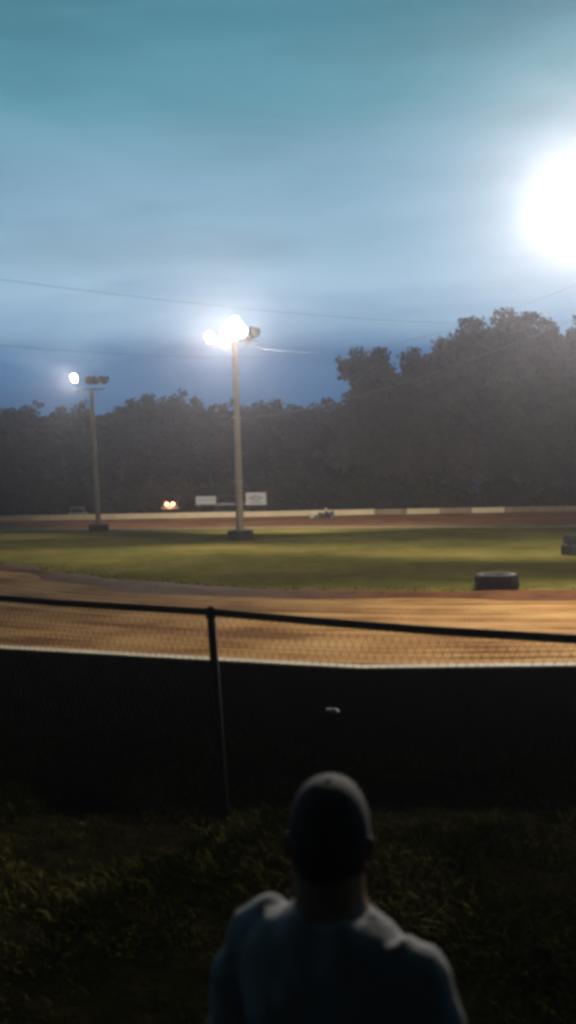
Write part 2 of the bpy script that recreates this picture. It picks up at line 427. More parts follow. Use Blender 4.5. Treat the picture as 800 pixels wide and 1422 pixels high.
# pale dry strip at the far edge of the infield
fe = [p for p in IN if p.y > 58]
fe.sort(key=lambda p: p.x); fe = resample(fe, 120)
quad_sheet('dirt_edge', [[(p.x, p.y + o, 0.022 + 0.06 * k) for p in fe] for k, o in enumerate((-1.5, 0.2, 1.1))], MT['edge_dirt'])

# near lawn, slightly above track level, stops at the wall
LZ = 0.30
def lawn_z(x, y): return LZ + 0.045 * math.sin(x * 1.7 + y) + 0.04 * math.sin(y * 2.3 - x * .8) + 0.03 * math.sin(x * 3.9 - y * 2.9 + 1)
lw = resample(wall_path, 90)
rows = []
for i in range(40):
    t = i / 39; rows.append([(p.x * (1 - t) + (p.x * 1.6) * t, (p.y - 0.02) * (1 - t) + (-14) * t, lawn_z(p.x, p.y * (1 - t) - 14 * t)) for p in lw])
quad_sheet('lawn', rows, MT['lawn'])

# rough grass standing on the lawn
def blades(name, pts, h0, h1, w, material, lean=0.5, seed=3, hs=None):
    rg = np.random.default_rng(seed); n = len(pts); pts = np.asarray(pts, float)
    a = rg.uniform(0, 2 * np.pi, n); h = rg.uniform(h0, h1, n) if hs is None else np.asarray(hs); ln = rg.normal(0, lean, (n, 2)) * h[:, None]
    dx, dy = np.cos(a) * w, np.sin(a) * w
    v = np.zeros((n, 5, 3))
    v[:, 0] = pts; v[:, 0, 0] -= dx; v[:, 0, 1] -= dy
    v[:, 1] = pts; v[:, 1, 0] += dx; v[:, 1, 1] += dy
    mid = pts.copy(); mid[:, :2] += ln * .35; mid[:, 2] += h * .6
    v[:, 2] = mid; v[:, 2, 0] += dx * .7; v[:, 2, 1] += dy * .7
    v[:, 3] = mid; v[:, 3, 0] -= dx * .7; v[:, 3, 1] -= dy * .7
    tip = pts.copy(); tip[:, :2] += ln; tip[:, 2] += h
    v[:, 4] = tip
    base = np.arange(n)[:, None] * 5
    f = np.concatenate([base + np.array([[0, 1, 2, 3]])]).tolist() + np.concatenate([base + np.array([[3, 2, 4]])]).tolist()
    me = bpy.data.meshes.new(name); me.from_pydata(v.reshape(-1, 3).tolist(), [], f); me.update()
    me.materials.append(material); o = bpy.data.objects.new(name, me); COL.objects.link(o); return o
MT['blade'] = grass_mat('rough_grass_blades', (0.014, 0.016, 0.004), (0.065, 0.070, 0.013), (0.26, 0.22, 0.075), 0.55, 2.0)
pts = []
clump = RNG.uniform((-6, 2.2), (6.5, 9.0), (2600, 2))
while len(pts) < 150000:
    c = clump[RNG.integers(0, 2600)]; q = c + RNG.normal(0, 0.13 + 0.1 * RNG.random(), 2)
    if q[1] > 8.9 - 0.35 * max(0, q[0]) * 0 : continue
    yw = np.interp(q[0], [p.x for p in wall_path], [p.y for p in wall_path])
    if q[1] > yw - 0.05: continue
    pts.append((q[0], q[1], lawn_z(q[0], q[1]) - 0.01))
from mathutils import noise as mnoise
pts = np.array(pts); fld = np.array([mnoise.noise((-p[0] * .55, p[1] * .9, 3.3)) + .5 * mnoise.noise((-p[0] * 1.6, p[1] * 2.1, 9.1)) for p in pts])
edge = np.array([np.interp(p[0], [q.x for q in wall_path], [q.y for q in wall_path]) - p[1] for p in pts])
keep = (fld > -.12) | (RNG.random(len(pts)) < .25); pts, fld, edge = pts[keep], fld[keep], edge[keep]
hs = (.035 + .16 * np.clip(fld + .15, 0, 1)) * RNG.uniform(.5, 1.25, len(pts)) + np.where(edge < .5, RNG.uniform(0, .22, len(pts)), 0)
tag(blades('grass', pts, 0, 0, 0.0032, MT['blade'], 0.8, hs=hs), kind='stuff')
# longer tufts that break the edge of the infield
MT['tuft'] = grass_mat('infield_tufts', (0.05, 0.05, 0.012), (0.10, 0.092, 0.02), (0.18, 0.14, 0.04), 0.2, 2.0)
pts = []
for p in IN:
    for _ in range(45):
        if p.y < 48:
            d = (p - cen).normalized(); s_ = abs(RNG.normal(0, 1.3)); q = p - d * (0.35 + s_)
            q += Vector((RNG.normal(0, .25), RNG.normal(0, .25), 0)); pts.append((q.x, q.y, 0.03))
for _ in range(0):
    x, y = RNG.uniform(-30, 35), RNG.uniform(25, 66)
    if all(True for _ in ()) :
        p = Vector((x, y, 0)); k = min(range(0, NL, 4), key=lambda i: -((IN[i] - cen).normalized().dot((p - cen).normalized())))
        if (p - cen).length < (IN[k] - cen).length - 1.0: pts.append((x, y, 0.08))
tag(blades('infield_grass', pts, 0.02, 0.07, 0.02, MT['tuft'], 1.0, 5), kind='stuff')

# ------------------------------------------------------------------ near wall with black windbreak sheet
def ribbon_wall(mb, path, z0, z1, th, both=True):
    n = len(path); P = []
    for k, p in enumerate(path):
        t = (path[min(k + 1, n - 1)] - path[max(k - 1, 0)]).normalized(); nr = Vector((-t.y, t.x, 0))
        P.append((p, p + nr * th))
    vs = []
    for a, b in P: vs += [(a.x, a.y, z0), (a.x, a.y, z1), (b.x, b.y, z1), (b.x, b.y, z0)]
    fs = []
    for k in range(n - 1):
        o = k * 4
        for j in range(4): fs.append((o + j, o + (j + 1) % 4, o + 4 + (j + 1) % 4, o + 4 + j))
    fs += [(0, 1, 2, 3), (n * 4 - 1, n * 4 - 2, n * 4 - 3, n * 4 - 4)]
    mb.add(vs, fs)
nw = empty('track_wall', tuple(wall_path[4]), label='low concrete trackside wall with pale lit top edge and black backing, behind the chain link fence', cat='wall')
def off(path, d): 
    o = []
    for k, p in enumerate(path):
        t = (path[min(k + 1, len(path) - 1)] - path[max(k - 1, 0)]).normalized(); o.append(p + Vector((-t.y, t.x, 0)) * d)
    return o
base = Vector(wall_path[4])
lp = [p - base for p in wall_path]
mb = MB(); ribbon_wall(mb, lp, -0.02, wall_z - 0.03, 0.13); mb.build('wall_body', MT['concrete'], nw)
mb = MB(); ribbon_wall(mb, off(lp, -0.004), wall_z - 0.03, wall_z, 0.15); mb.build('coping', MT['concrete'], nw)
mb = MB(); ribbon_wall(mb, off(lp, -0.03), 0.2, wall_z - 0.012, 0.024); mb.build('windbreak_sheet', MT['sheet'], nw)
# ------------------------------------------------------------------ chain-link fence in front of the wall
P0 = at_y(293, 850, 6.35)
fdir = Vector((1, -0.62, 0)).normalized()
rail_z = P0.z
fen = empty('chain_link_fence', (P0.x, P0.y, LZ), label='dark chain link fence with pipe top rail along the edge of the grass', cat='fence')
RL = rail_z - LZ
def fp(s, z=0.0, o=0.0): return Vector((fdir.x * s, fdir.y * s, z)) + Vector((-fdir.y, fdir.x, 0)) * o
SP = 3.05
sr = [(-6.2, .03), (-SP * 2, .03), (-SP, 0.0), (-1.5, -0.012), (0, 0.0), (0.8, -0.012), (1.6, -0.018), (2.4, -0.010), (SP, 0), (SP + 1.5, -.02), (SP * 2, 0), (SP * 2.6, 0)]
# top rail, a little bowed between the posts
mb = MB(); mb.tube([fp(s, RL + z) for s, z in sr], 0.028, 12); mb.build('top_rail', MT['rail'], fen, smooth=True)
for k, s in enumerate((-SP * 2, -SP, 0, SP, SP * 2)):
    mb = MB(); lean = Vector((0.085, 0.02, 0)) if k == 2 else Vector((0.02, 0, 0))
    a = fp(s, -0.25) + lean; b = fp(s, RL - 0.02)
    mb.tube([a, a.lerp(b, .5), b], 0.031, 12)
    mb.lathe([(0.036, -0.02), (0.037, 0.04), (0.03, 0.052), (0.012, 0.062), (0.001, 0.064)], 12, Matrix.Translation(b + Vector((0, 0, 0.0))))
    mb.build('fence_post', MT['rail'], fen, smooth=True)
# woven diamond mesh: every wire zigzags from rail to ground
D = 0.062; nz = int((RL - 0.04) / D)
v_, f_ = [], []
def wire_seg(a, b, r=0.0010):
    t = (b - a).normalized(); n1 = Vector((-fdir.y, fdir.x, 0)); n2 = t.cross(n1); o = len(v_)
    for p in (a, b):
        for c, s_ in ((1, 0), (-.5, .87), (-.5, -.87)): v_.append(tuple(p + n1 * r * c + n2 * r * s_))
    for j in range(3): f_.append((o + j, o + (j + 1) % 3, o + 3 + (j + 1) % 3, o + 3 + j))
s = -6.1
k = 0
while s < SP * 2.6 - .1:
    for i in range(nz):
        z0 = RL - 0.03 - i * D; z1 = z0 - D
        sg = 0.02 * math.sin(s * 1.3 + i * .1)
        a = fp(s + (D / 2 if i % 2 else 0), z0, sg - 0.035); b = fp(s + (0 if i % 2 else D / 2), z1, sg - 0.035)
        wire_seg(a, b)
        a = fp(s + D - (D / 2 if i % 2 else 0), z0, sg - 0.032); b = fp(s + D - (0 if i % 2 else D / 2), z1, sg - 0.032)
        wire_seg(a, b)
    s += D; k += 1
me = bpy.data.meshes.new('wire_mesh'); me.from_pydata(v_, [], f_); me.materials.append(MT['wire'])
o = bpy.data.objects.new('wire_mesh', me); COL.objects.link(o); o.parent = fen

cpt = at_y(456, 982, 5.98); s0 = (cpt.x - P0.x) / fdir.x
cw = Vector((P0.x, P0.y, 0)) + fp(s0, 0, .045)
mb = MB(); mb.lathe([(.001, .004), (.028, .004), (.031, .012), (.036, .013), (.044, .004), (.046, -.004), (.043, -.004), (.041, .002), (.034, .009), (.030, .008), (.027, .0), (.001, .0)], 28)
lid = mb.build('cup_lid', MT['white_paint'], ang=40); lid.location = (cw.x, cw.y, cpt.z); lid.rotation_euler = (R(-9), R(7), 0)
tag(lid, 'small white plastic cup lid caught in the fence wires against the black wall', 'cup lid')

# ------------------------------------------------------------------ far wall, panel by panel
fwl = empty('far_wall', (0, FARY, 0.42), label='long low pale barrier wall at the far edge of the dirt track below the trees', cat='wall')
tanpx = [(524, 578), (606, 668), (700, 1200)]
x = -46.0; PW = 3.0
while x < 44:
    px = 400 + (x + PW / 2) * F / FARY
    tan = any(a < px < b for a, b in tanpx)
    y = 0.0 if -28 < x < 30 else (-(abs(x + 1) - 28) * 0.16)
    mb = MB(); h = 0.56 + random.uniform(-.012, .012)
    mb.box((x + PW / 2, y, h / 2 - 0.08), (PW - 0.015, 0.22, h + 0.1), bev=0.02)
    o = mb.build('wall_panel', MT['wall_tan'] if tan else MT['wall_white'], fwl)
    if tan: o['label'] = 'bare tan wall panel'
    x += PW

# ------------------------------------------------------------------ tractor tyres
def tyre_mesh(ro, h, n=40):
    mb = MB(); ri = ro * 0.56; z0 = 0
    prof = [(ri, .12 * h), (ri * 1.06, .03 * h), (ro * .8, 0), (ro * .94, .06 * h), (ro * .975, .2 * h), (ro * .98, .5 * h), (ro * .975, .8 * h), (ro * .94, .94 * h),
            (ro * .8, h), (ri * 1.06, .97 * h), (ri, .88 * h)]
    mb.lathe(prof, n, close=True)
    L_ = 22
    for k in range(L_):
        for sgn, zc in ((1, .28), (-1, .72)):
            a = 2 * math.pi * (k + (0.5 if sgn < 0 else 0)) / L_
            rot = Matrix.Rotation(a, 3, 'Z') @ Matrix.Rotation(sgn * R(32), 3, 'X')
            mb.box((ro * .985 * math.cos(a), ro * .985 * math.sin(a), zc * h), (ro * .07, ro * .09, h * .46), rot)
    return mb
def tyre(loc, ro, h, label, group=None, rim=False, tilt=(0, 0, 0)):
    t = empty('tractor_tyre', loc, label=label, cat='tyre', group=group); t.rotation_euler = tilt
    tyre_mesh(ro, h).build('carcass', MT['rubber'], t, ang=35)
    if rim:
        mb = MB(); ri = ro * .6
        mb.lathe([(ro * .70, h * .992), (ro * .9, h * 1.0), (ro * .88, h * 1.012), (ro * .72, h * 1.008)], 40, close=True)
        mb.build('painted_sidewall', MT['dirty_paint'], t, ang=40)['label'] = 'worn white paint on the upper sidewall'
    return t
a = at_z(697, 824); tyre((a.x, a.y + .55, 0.03), 0.56, 0.42, 'big black tyre with white top edge lying where the infield meets the near track', 'tyres marking the infield', True, (R(-1), 0, R(20)))
a = at_z(333, 753.5); MID = Vector((a.x, a.y + .7, 0.03)); tyre(MID, 0.70, 0.60, 'black tyre with pale top lying round the base of the middle light pole', 'tyres round the light poles', True)
a = at_z(135, 737.5, 0.1); LEFT = Vector((a.x, a.y + .6, 0.06)); tyre(LEFT, 0.70, 0.50, 'black tyre lying round the base of the light pole at the left', 'tyres round the light poles', False)
a = at_z(808, 776); tyre((a.x, a.y + .5, 0.09), 0.58, 0.42, 'dark tyre at the bottom of the stack on the grass at the right edge', 'tyres marking the infield', False, (0, 0, R(9)))
tyre((a.x + .04, a.y + .53, 0.52), 0.54, 0.36, 'dark tyre on top of the stack on the grass at the right edge', 'tyres marking the infield', False, (R(2), R(3), R(40)))

# ------------------------------------------------------------------ floodlights
def flood_head(pole, loc, aim, r=0.30, lit=True, spot=0.0, size=120, col=(1.0, 0.90, 0.77), blend=1.0):
    """bell housing + lens + yoke; aim is a direction in pole space"""
    q = Vector(aim).normalized().to_track_quat('Z', 'Y'); M4 = Matrix.Translation(loc) @ q.to_matrix().to_4x4()
    h = empty_part('flood_head', pole, M4)
    mb = MB(); mb.lathe([(0.07, -0.42), (0.10, -0.40), (0.11, -0.30), (r * .62, -0.20), (r * .92, -0.04), (r, 0.03), (r * 1.03, 0.05), (r * .97, 0.05), (r * .93, 0.0), (r * .5, -0.15)], 28)
    mb.box((0, 0, -0.44), (0.16, 0.16, 0.14), bev=.01)
    hs = mb.build('flood_housing', MT['housing'], pole, ang=30); hs.matrix_local = M4
    mb = MB(); mb.lathe([(0.001, 0.03), (r * .5, 0.028), (r * .8, 0.02), (r * .95, 0.006), (r * .95, -0.004), (0.001, -0.004)], 28)
    l = mb.build('lens', MT['lens'] if lit else MT['lens_off'], hs, smooth=True)
    mb = MB()
    for sx_ in (-1, 1): mb.box((sx_ * (r + .035), 0, -0.14), (0.012, 0.05, 0.36))
    mb.box((0, 0, -0.325), (2 * r + .085, 0.05, 0.012)); mb.build('yoke', MT['steel'], hs)
    if spot:
        li = bpy.data.lights.new('flood_beam', 'SPOT'); li.energy = spot; li.spot_size = R(size); li.spot_blend = blend
        li.shadow_soft_size = 0.55; li.color = col
        lo = bpy.data.objects.new('flood_beam', li); COL.objects.link(lo); lo.parent = pole
        lo.matrix_local = Matrix.Translation(Vector(loc) + Vector(aim).normalized() * .35) @ Vector(aim).normalized().to_track_quat('-Z', 'Y').to_matrix().to_4x4()
    return hs
def empty_part(*a): return None

def light_pole(loc, height, r0_, r1_, lean, label):
    p = empty('light_pole', loc, label=label, cat='light pole', group='floodlight poles of the track')
    mb = MB(); n = 10
    mb.tube([Vector((lean[0] * t, lean[1] * t, -0.3 + (height + .3) * t)) for t in [i / n for i in range(n + 1)]], [r0_ + (r1_ - r0_) * i / n for i in range(n + 1)], 16)
    mb.build('pole_shaft', MT['wood_pole'], p, smooth=True)
    for hz in (0.30, 0.62):
        mb = MB(); t = hz; c = Vector((lean[0] * t, lean[1] * t, height * hz)); rr = r0_ + (r1_ - r0_) * t + .012
        mb.lathe([(rr, -.06), (rr + .012, -.05), (rr + .012, .05), (rr, .06)], 16, Matrix.Translation(c))
        mb.box(c + Vector((-rr - .07, 0, 0)), (.16, .05, .05)); mb.build('band', MT['steel'], p, ang=30)
    return p
def crossarm(p, z, x0, x1, lx=0.0, y=0.0):
    mb = MB(); mb.box(((x0 + x1) / 2, y, z), (x1 - x0, .09, .11), bev=.008)
    mb.build('crossarm', MT['steel'], p)
    mb = MB()
    for e_ in (x0 * .7 + lx * .3, x1 * .7 + lx * .3): mb.tube([(e_, y, z - .04), (lx, y, z - .75)], .022, 8)
    mb.build('brace', MT['steel'], p, smooth=True)

TRK = (0.75, 0)
# left pole
top = at_y(127, 540, LEFT.y)
lz = top.z - LEFT.z
pl = light_pole(LEFT, lz, .20, .13, (top.x - LEFT.x, 0), 'tall weathered light pole at the left with one lit lamp and two dark ones')
hx = lambda px, py: at_y(px, py, LEFT.y) - LEFT
tl = top.x - LEFT.x
crossarm(pl, lz - .05, tl - 1.15, tl + 1.05, tl, -.2)
def side(p, d): return Vector((p.x, p.y + d, p.z))
flood_head(pl, side(hx(105, 526), -.35), (-0.55, -1.0, -0.42), .31, True, 4800, 130)
flood_head(pl, side(hx(123, 527), .25), (-0.25, 1.0, -0.45), .36, False)
flood_head(pl, side(hx(144, 527), .25), (0.45, 1.0, -0.45), .36, False)
# middle pole
top = at_y(326, 474, MID.y); mz = top.z - MID.z; tl = top.x - MID.x
pm = light_pole(MID, mz, .22, .15, (tl, 0), 'tall light pole in the middle of the infield with glaring lamps at its top')
hx = lambda px, py: at_y(px, py, MID.y) - MID
crossarm(pm, mz - .1, tl - 1.6, tl + 1.2, tl, -.2)
flood_head(pm, side(hx(293, 470), -.3), (-0.6, -1, -.5), .32, True, 2500, 130)
flood_head(pm, side(hx(318, 463), -.35), (-0.05, -1, -.36), .37, True, 8500, 130)
flood_head(pm, side(hx(334, 461), -.35), (0.12, -1, -.36), .37, True)
flood_head(pm, side(hx(327, 449), -.30), (0.05, -1, -.30), .30, True)
flood_head(pm, side(hx(353, 461), .25), (0.5, 1, -.5), .34, False)
# right pole, its shaft just outside the frame
RB = Vector((9.15, 26.0, 0.03))
rz_ = 11.4
pr = light_pole(RB, rz_, .22, .15, (-.15, 0), 'floodlight pole at the right edge with a blinding cluster of lamps')
hx = lambda px, py: at_y(px, py, RB.y) - RB
crossarm(pr, hx(800, 295).z, -1.6, 1.6, -.12, -.2)
crossarm(pr, hx(800, 262).z, -1.3, 1.6, -.12, -.2)
for i, (px, py, ax, sp_) in enumerate([(762, 298, -0.35, 4500), (786, 300, -.18, 0), (812, 297, 0.0, 7000), (838, 295, .12, 0), (776, 263, -.25, 0), (800, 262, -.06, 8000), (826, 260, .08, 0), (850, 262, .2, 7000)]):
    flood_head(pr, side(hx(px, py), -.4), (ax, -1, -.5), .40, True, sp_, 140)
# heads on the far side of the poles light the back straight and the trees
flood_head(pm, side(hx(300, 470) * 0 + (at_y(340, 468, MID.y) - MID), .35), (0.2, 1, -.50), .34, True, 19000, 86)
flood_head(pl, side((at_y(132, 528, LEFT.y) - LEFT), .35), (0.2, 1, -.7), .34, True, 2200, 100)
flood_head(pr, side((at_y(806, 272, RB.y) - RB), .35), (0.2, 1, -.36), .36, True, 15000, 116)

# ------------------------------------------------------------------ cables
def cable(a, b, sag, r, material, label):
    a, b = Vector(a), Vector(b); n = 40
    mb = MB(); mb.tube([a.lerp(b, i / n) - Vector((0, 0, sag * 4 * (i / n) * (1 - i / n))) for i in range(n + 1)], r, 6)
    o = mb.build('overhead_cable', material, smooth=True); return tag(o, label, 'cable', 'overhead cables')
A = MID + Vector(hx(345, 482)) * 0 + (at_y(338, 478, MID.y) - MID)
cable(A, RB + Vector((-.1, .1, rz_ - 2.6)), 1.15, .007, MT['cable_grey'], 'pale cable sagging from the glaring lamps of the middle pole to the right')
A = at_y(333, 582, MID.y)
cable(A, RB + Vector((-.1, .1, rz_ - 3.6)), .55, .005, MT['cable_grey'], 'thin cable running right from halfway up the middle pole')
p1, p2 = at_y(0, 357, 38), at_y(440, 418, 52); d = (p2 - p1)
cable(p1 - d * 1.2, p2 + d * .9, 1.0, .0075, MT['cable'], 'upper of two thin dark cables crossing the sky at the left')
p1, p2 = at_y(0, 455, 40), at_y(250, 481, 52); d = (p2 - p1)
cable(p1 - d * 1.6, p2 + d * .85, .8, .0075, MT['cable'], 'lower of two thin dark cables crossing the sky at the left')

# ------------------------------------------------------------------ trees
def leaf_mesh(name, centres, radii, per, size, seed):
    rg = np.random.default_rng(seed); V = []
    for c, r in zip(centres, radii):
        n = int(per * r * r)
        d = rg.normal(0, 1, (n, 3)); d /= np.linalg.norm(d, axis=1)[:, None]
        rr = r * rg.uniform(.15, 1.12, n) ** .6
        V.append(np.asarray(c) + d * rr[:, None] * np.array([1, 1, .72]))
    P = np.concatenate(V); n = len(P)
    a = rg.normal(0, 1, (n, 3)); a /= np.linalg.norm(a, axis=1)[:, None]
    b = np.cross(a, rg.normal(0, 1, (n, 3))); b /= np.linalg.norm(b, axis=1)[:, None]
    s = size * rg.uniform(.5, 1.3, n)[:, None]
    q = np.stack([P - a * s, P + b * s * .55, P + a * s, P - b * s * .55], 1).reshape(-1, 3)
    me = bpy.data.meshes.new(name); me.vertices.add(n * 4); me.vertices.foreach_set('co', q.ravel())
    me.loops.add(n * 4); me.loops.foreach_set('vertex_index', np.arange(n * 4)); me.polygons.add(n)
    me.polygons.foreach_set('loop_start', np.arange(n) * 4); me.polygons.foreach_set('loop_total', np.full(n, 4))
    me.update(calc_edges=True); me.validate(); return me
def make_tree(name, H, spread, base_h, material, seed, dens=60, ragged=1.0, size=.34):
    rg = np.random.default_rng(seed); mb = MB(); cs, rs = [], []
    lean = rg.normal(0, .03 * H, 2)
    tp = [Vector((lean[0] * t ** 2, lean[1] * t ** 2, H * .86 * t)) for t in np.linspace(0, 1, 8)]
    mb.tube(tp, [H * .017 * (1 - .85 * t) + .02 for t in np.linspace(0, 1, 8)], 8)
    nb = int(15 * ragged + 9)
    for k in range(nb):
        t = base_h + (1 - base_h) * (k + rg.random()) / nb; t = min(t, .98)
        i = min(int(t * 7), 6); st = tp[i].lerp(tp[i + 1], t * 7 - i)
        az = rg.uniform(0, 2 * np.pi); prof_ = math.sin(math.pi * min(1, .22 + .80 * (t - base_h) / (1 - base_h))) ** .7
        ln = spread * prof_ * rg.uniform(.65, 1.2)
        en = st + Vector((math.cos(az) * ln, math.sin(az) * ln, ln * rg.uniform(.15, .8)))
        md = st.lerp(en, .5) + Vector((0, 0, -.06 * ln))
        mb.tube([st, md, en], [H * .006 + .02, H * .004 + .012, .012], 6)
        cs.append(tuple(en)); rs.append(rg.uniform(.9, 1.7) * H / 17)
        cs.append(tuple(st.lerp(en, .6))); rs.append(rg.uniform(.8, 1.5) * H / 17)
        if rg.random() < .7:
            off_ = rg.normal(0, .9, 3); cs.append(tuple(np.array(en) + off_ + (0, 0, .6))); rs.append(rg.uniform(.45, .9) * H / 17)
    cs.append((tp[-1].x, tp[-1].y, tp[-1].z + .05 * H)); rs.append(1.1 * H / 17)
    root = empty(name, (0, 0, 0)); 
    mb.build('trunk', MT['bark'], root, smooth=True)
    me = leaf_mesh('crown', cs, rs, dens, size, seed + 50); me.materials.append(material)
    c = bpy.data.objects.new('crown', me); COL.objects.link(c); c.parent = root
    return root
protos = [make_tree('broadleaf_tree', 17, 4.2, .22, MT['leaf'], 11), make_tree('broadleaf_tree', 16, 3.6, .18, MT['leaf'], 12),
          make_tree('broadleaf_tree', 18, 4.6, .28, MT['leaf'], 13), make_tree('broadleaf_tree', 15, 3.4, .15, MT['leaf'], 14)]
tall = [make_tree('tall_tree', 22, 4.8, .2, MT['leaf2'], 21, 62, 1.2), make_tree('tall_tree', 23, 4.2, .2, MT['leaf2'], 22, 58, 1.3, .32)]
used = set()
def plant(kind, proto, loc, s, rz, label, group):
    key = id(proto)
    o = proto if key not in used else copy_tree(proto)
    used.add(key); o.location = loc; o.rotation_euler = (0, 0, rz); o.scale = (s * random.uniform(.92, 1.12), s * random.uniform(.92, 1.12), s)
    tag(o, label, 'tree', group); return o
heights = {'broadleaf_tree': (17, 16, 18, 15), 'tall_tree': (22, 23)}
# skyline of the photo: (px, top y)
sky_l = [(-120, 560), (-60, 556), (0, 562), (40, 560), (80, 557), (120, 555), (170, 549), (210, 541), (235, 536), (262, 541), (300, 551), (345, 549), (385, 548), (420, 553), (450, 562), (478, 556)]
sky_r = [(500, 486), (535, 478), (560, 492), (585, 480), (620, 470), (645, 446), (675, 425), (700, 417), (730, 432), (760, 440), (800, 428), (850, 440), (910, 450)]
def skyline(px, tab):
    return float(np.interp(px, [a for a, _ in tab], [b for _, b in tab]))
GL = 'dark broadleaf tree in the wooded row behind the far wall, left and centre'
cnt = 0
for row_, (yy, step, dz) in enumerate([(128, 26, 0.0), (118, 30, 12), (108, 34, 30)]):
    px = -130 + row_ * 11
    while px < 500:
        ty = skyline(px, sky_l) + random.uniform(-3, 6) + dz * (1 + random.uniform(0, .9))
        p = at_y(px + random.uniform(-5, 5), ty, yy + random.uniform(-4, 4)); i = cnt % 4
        H = p.z + .1; s = H / (heights['broadleaf_tree'][i] * 1.0)
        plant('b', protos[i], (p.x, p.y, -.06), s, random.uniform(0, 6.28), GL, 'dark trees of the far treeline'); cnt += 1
        px += step * random.uniform(.8, 1.2)
GR = 'tall hazy russet tree in the higher group behind the far wall at the right'
for row_, (yy, step, dz) in enumerate([(108, 34, 0.0), (101, 42, 45), (96, 40, 105)]):
    px = 508 + row_ * 13
    while px < 930:
        ty = skyline(px, sky_r) - 16 + random.uniform(-2, 12) + dz * (1 + random.uniform(0, .6))
        p = at_y(px, ty, yy + random.uniform(-2.5, 2.5)); i = cnt % 2
        s = (p.z + .1) / heights['tall_tree'][i]
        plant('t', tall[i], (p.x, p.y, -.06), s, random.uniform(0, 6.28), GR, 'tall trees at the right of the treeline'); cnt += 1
        px += step * random.uniform(.85, 1.2)
# undergrowth shrubs along the foot of the trees
def make_shrub(seed):
    rg = np.random.default_rng(seed); mb = MB(); cs, rs = [], []
    for k in range(9):
        az = rg.uniform(0, 6.28); ln = rg.uniform(.5, 2.1); en = Vector((math.cos(az) * ln, math.sin(az) * ln, rg.uniform(1.2, 3.4)))
        mb.tube([(0, 0, -.1), en * .5, en], [.05, .03, .01], 5); cs.append(tuple(en * .92)); rs.append(rg.uniform(.7, 1.1)); cs.append(tuple(en * .5)); rs.append(.75)
    r_ = empty('shrub', (0, 0, 0)); mb.build('stem', MT['bark'], r_)
    me = leaf_mesh('foliage', cs, rs, 70, .26, seed); me.materials.append(MT['twig'])
    c = bpy.data.objects.new('foliage', me); COL.objects.link(c); c.parent = r_; return r_
shr = [make_shrub(31), make_shrub(32), make_shrub(33)]
i = 0
px = -60
while px < 880:
    pr_ = shr[i % 3]; o = pr_ if i < 3 else copy_tree(pr_)
    yy = random.uniform(92, 99); p = at_y(px, 700, yy)
    if any(a < px < b for a, b in ((262, 375), (215, 262), (90, 126))): yy = 102; p = at_y(px, 700, yy)
    o.location = (p.x, yy, -.06); s = random.uniform(.85, 1.6); o.scale = (s * 1.2, s, s); o.rotation_euler = (0, 0, random.uniform(0, 6))
    tag(o, 'dark leafy shrub in the undergrowth between the far wall and the trees', 'shrub', 'undergrowth shrubs below the treeline')
    i += 1; px += random.uniform(17, 30)

# ------------------------------------------------------------------ sign boards behind the far wall
SY = 86.5
c1 = at_y(286, 694.5, SY); c2 = at_y(355.5, 692.5, SY)
fr = empty('timber_rack', (c1.x, SY, 0), label='timber rack behind the far wall carrying two white sign boards', cat='rack')
mb = MB()
for xx in (c1.x - .8, c1.x + .9, c2.x - .9, c2.x + .85): mb.box((xx - c1.x, .14, (c1.z + .5) / 2 - .2), (.11, .11, c1.z + .9))
mb.build('posts', MT['timber'], fr).name = 'post_row'
bpy.data.objects.remove(bpy.data.objects['post_row'])
for xx in (c1.x - .8, c1.x + .9, c2.x - .9, c2.x + .85):
    mb = MB(); mb.box((xx - c1.x, .14, (c1.z + .5) / 2 - .2), (.11, .11, c1.z + .9)); mb.build('post', MT['timber'], fr)
for zz_ in (c1.z - .42, c1.z + .40):
    mb = MB(); mb.box(((c2.x - c1.x) / 2, .06, zz_), (c2.x - c1.x + 2.2, .05, .12))
    mb.build('crosspiece', MT['steel'] if zz_ < c1.z else MT['timber'], fr)
b1 = empty('sign_board', (c1.x, SY, c1.z), label='long narrow white sign board with faint lines of print, left on the rack', cat='sign', group='white sign boards behind the far wall')
mb = MB(); mb.box((0, 0, 0), (1.95, .04, .72), bev=.008); mb.build('panel', MT['board'], b1)
mb = MB()
for k in range(15):
    if k not in (4, 9): mb.box((-.78 + k * .11, -.024, .02), (.065, .006, .10 + .03 * (k % 3)))
mb.build('print', MT['ink'], b1)
b2 = empty('sign_board', (c2.x, SY, c2.z), label='taller white sign board with a dark oval emblem, right on the rack', cat='sign', group='white sign boards behind the far wall')
mb = MB(); mb.box((0, 0, 0), (2.0, .04, 1.22), bev=.008); mb.build('panel', MT['board'], b2)
mb = MB(); mb.lathe([(.20, -.004), (.30, -.004), (.30, .004), (.20, .004)], 30, Matrix.Translation((0, -.024, .05)) @ Matrix.Rotation(R(90), 4, 'X') @ Matrix.Diagonal((1.55, .9, 1, 1)), close=True)
for k in (-1, 1): mb.box((k * .62, -.024, .05), (.30, .006, .11))
mb.box((0, -.024, .05), (.34, .006, .09))
mb.box((0, -.024, -.38), (1.1, .006, .06)); mb.build('emblem', MT['ink'], b2)

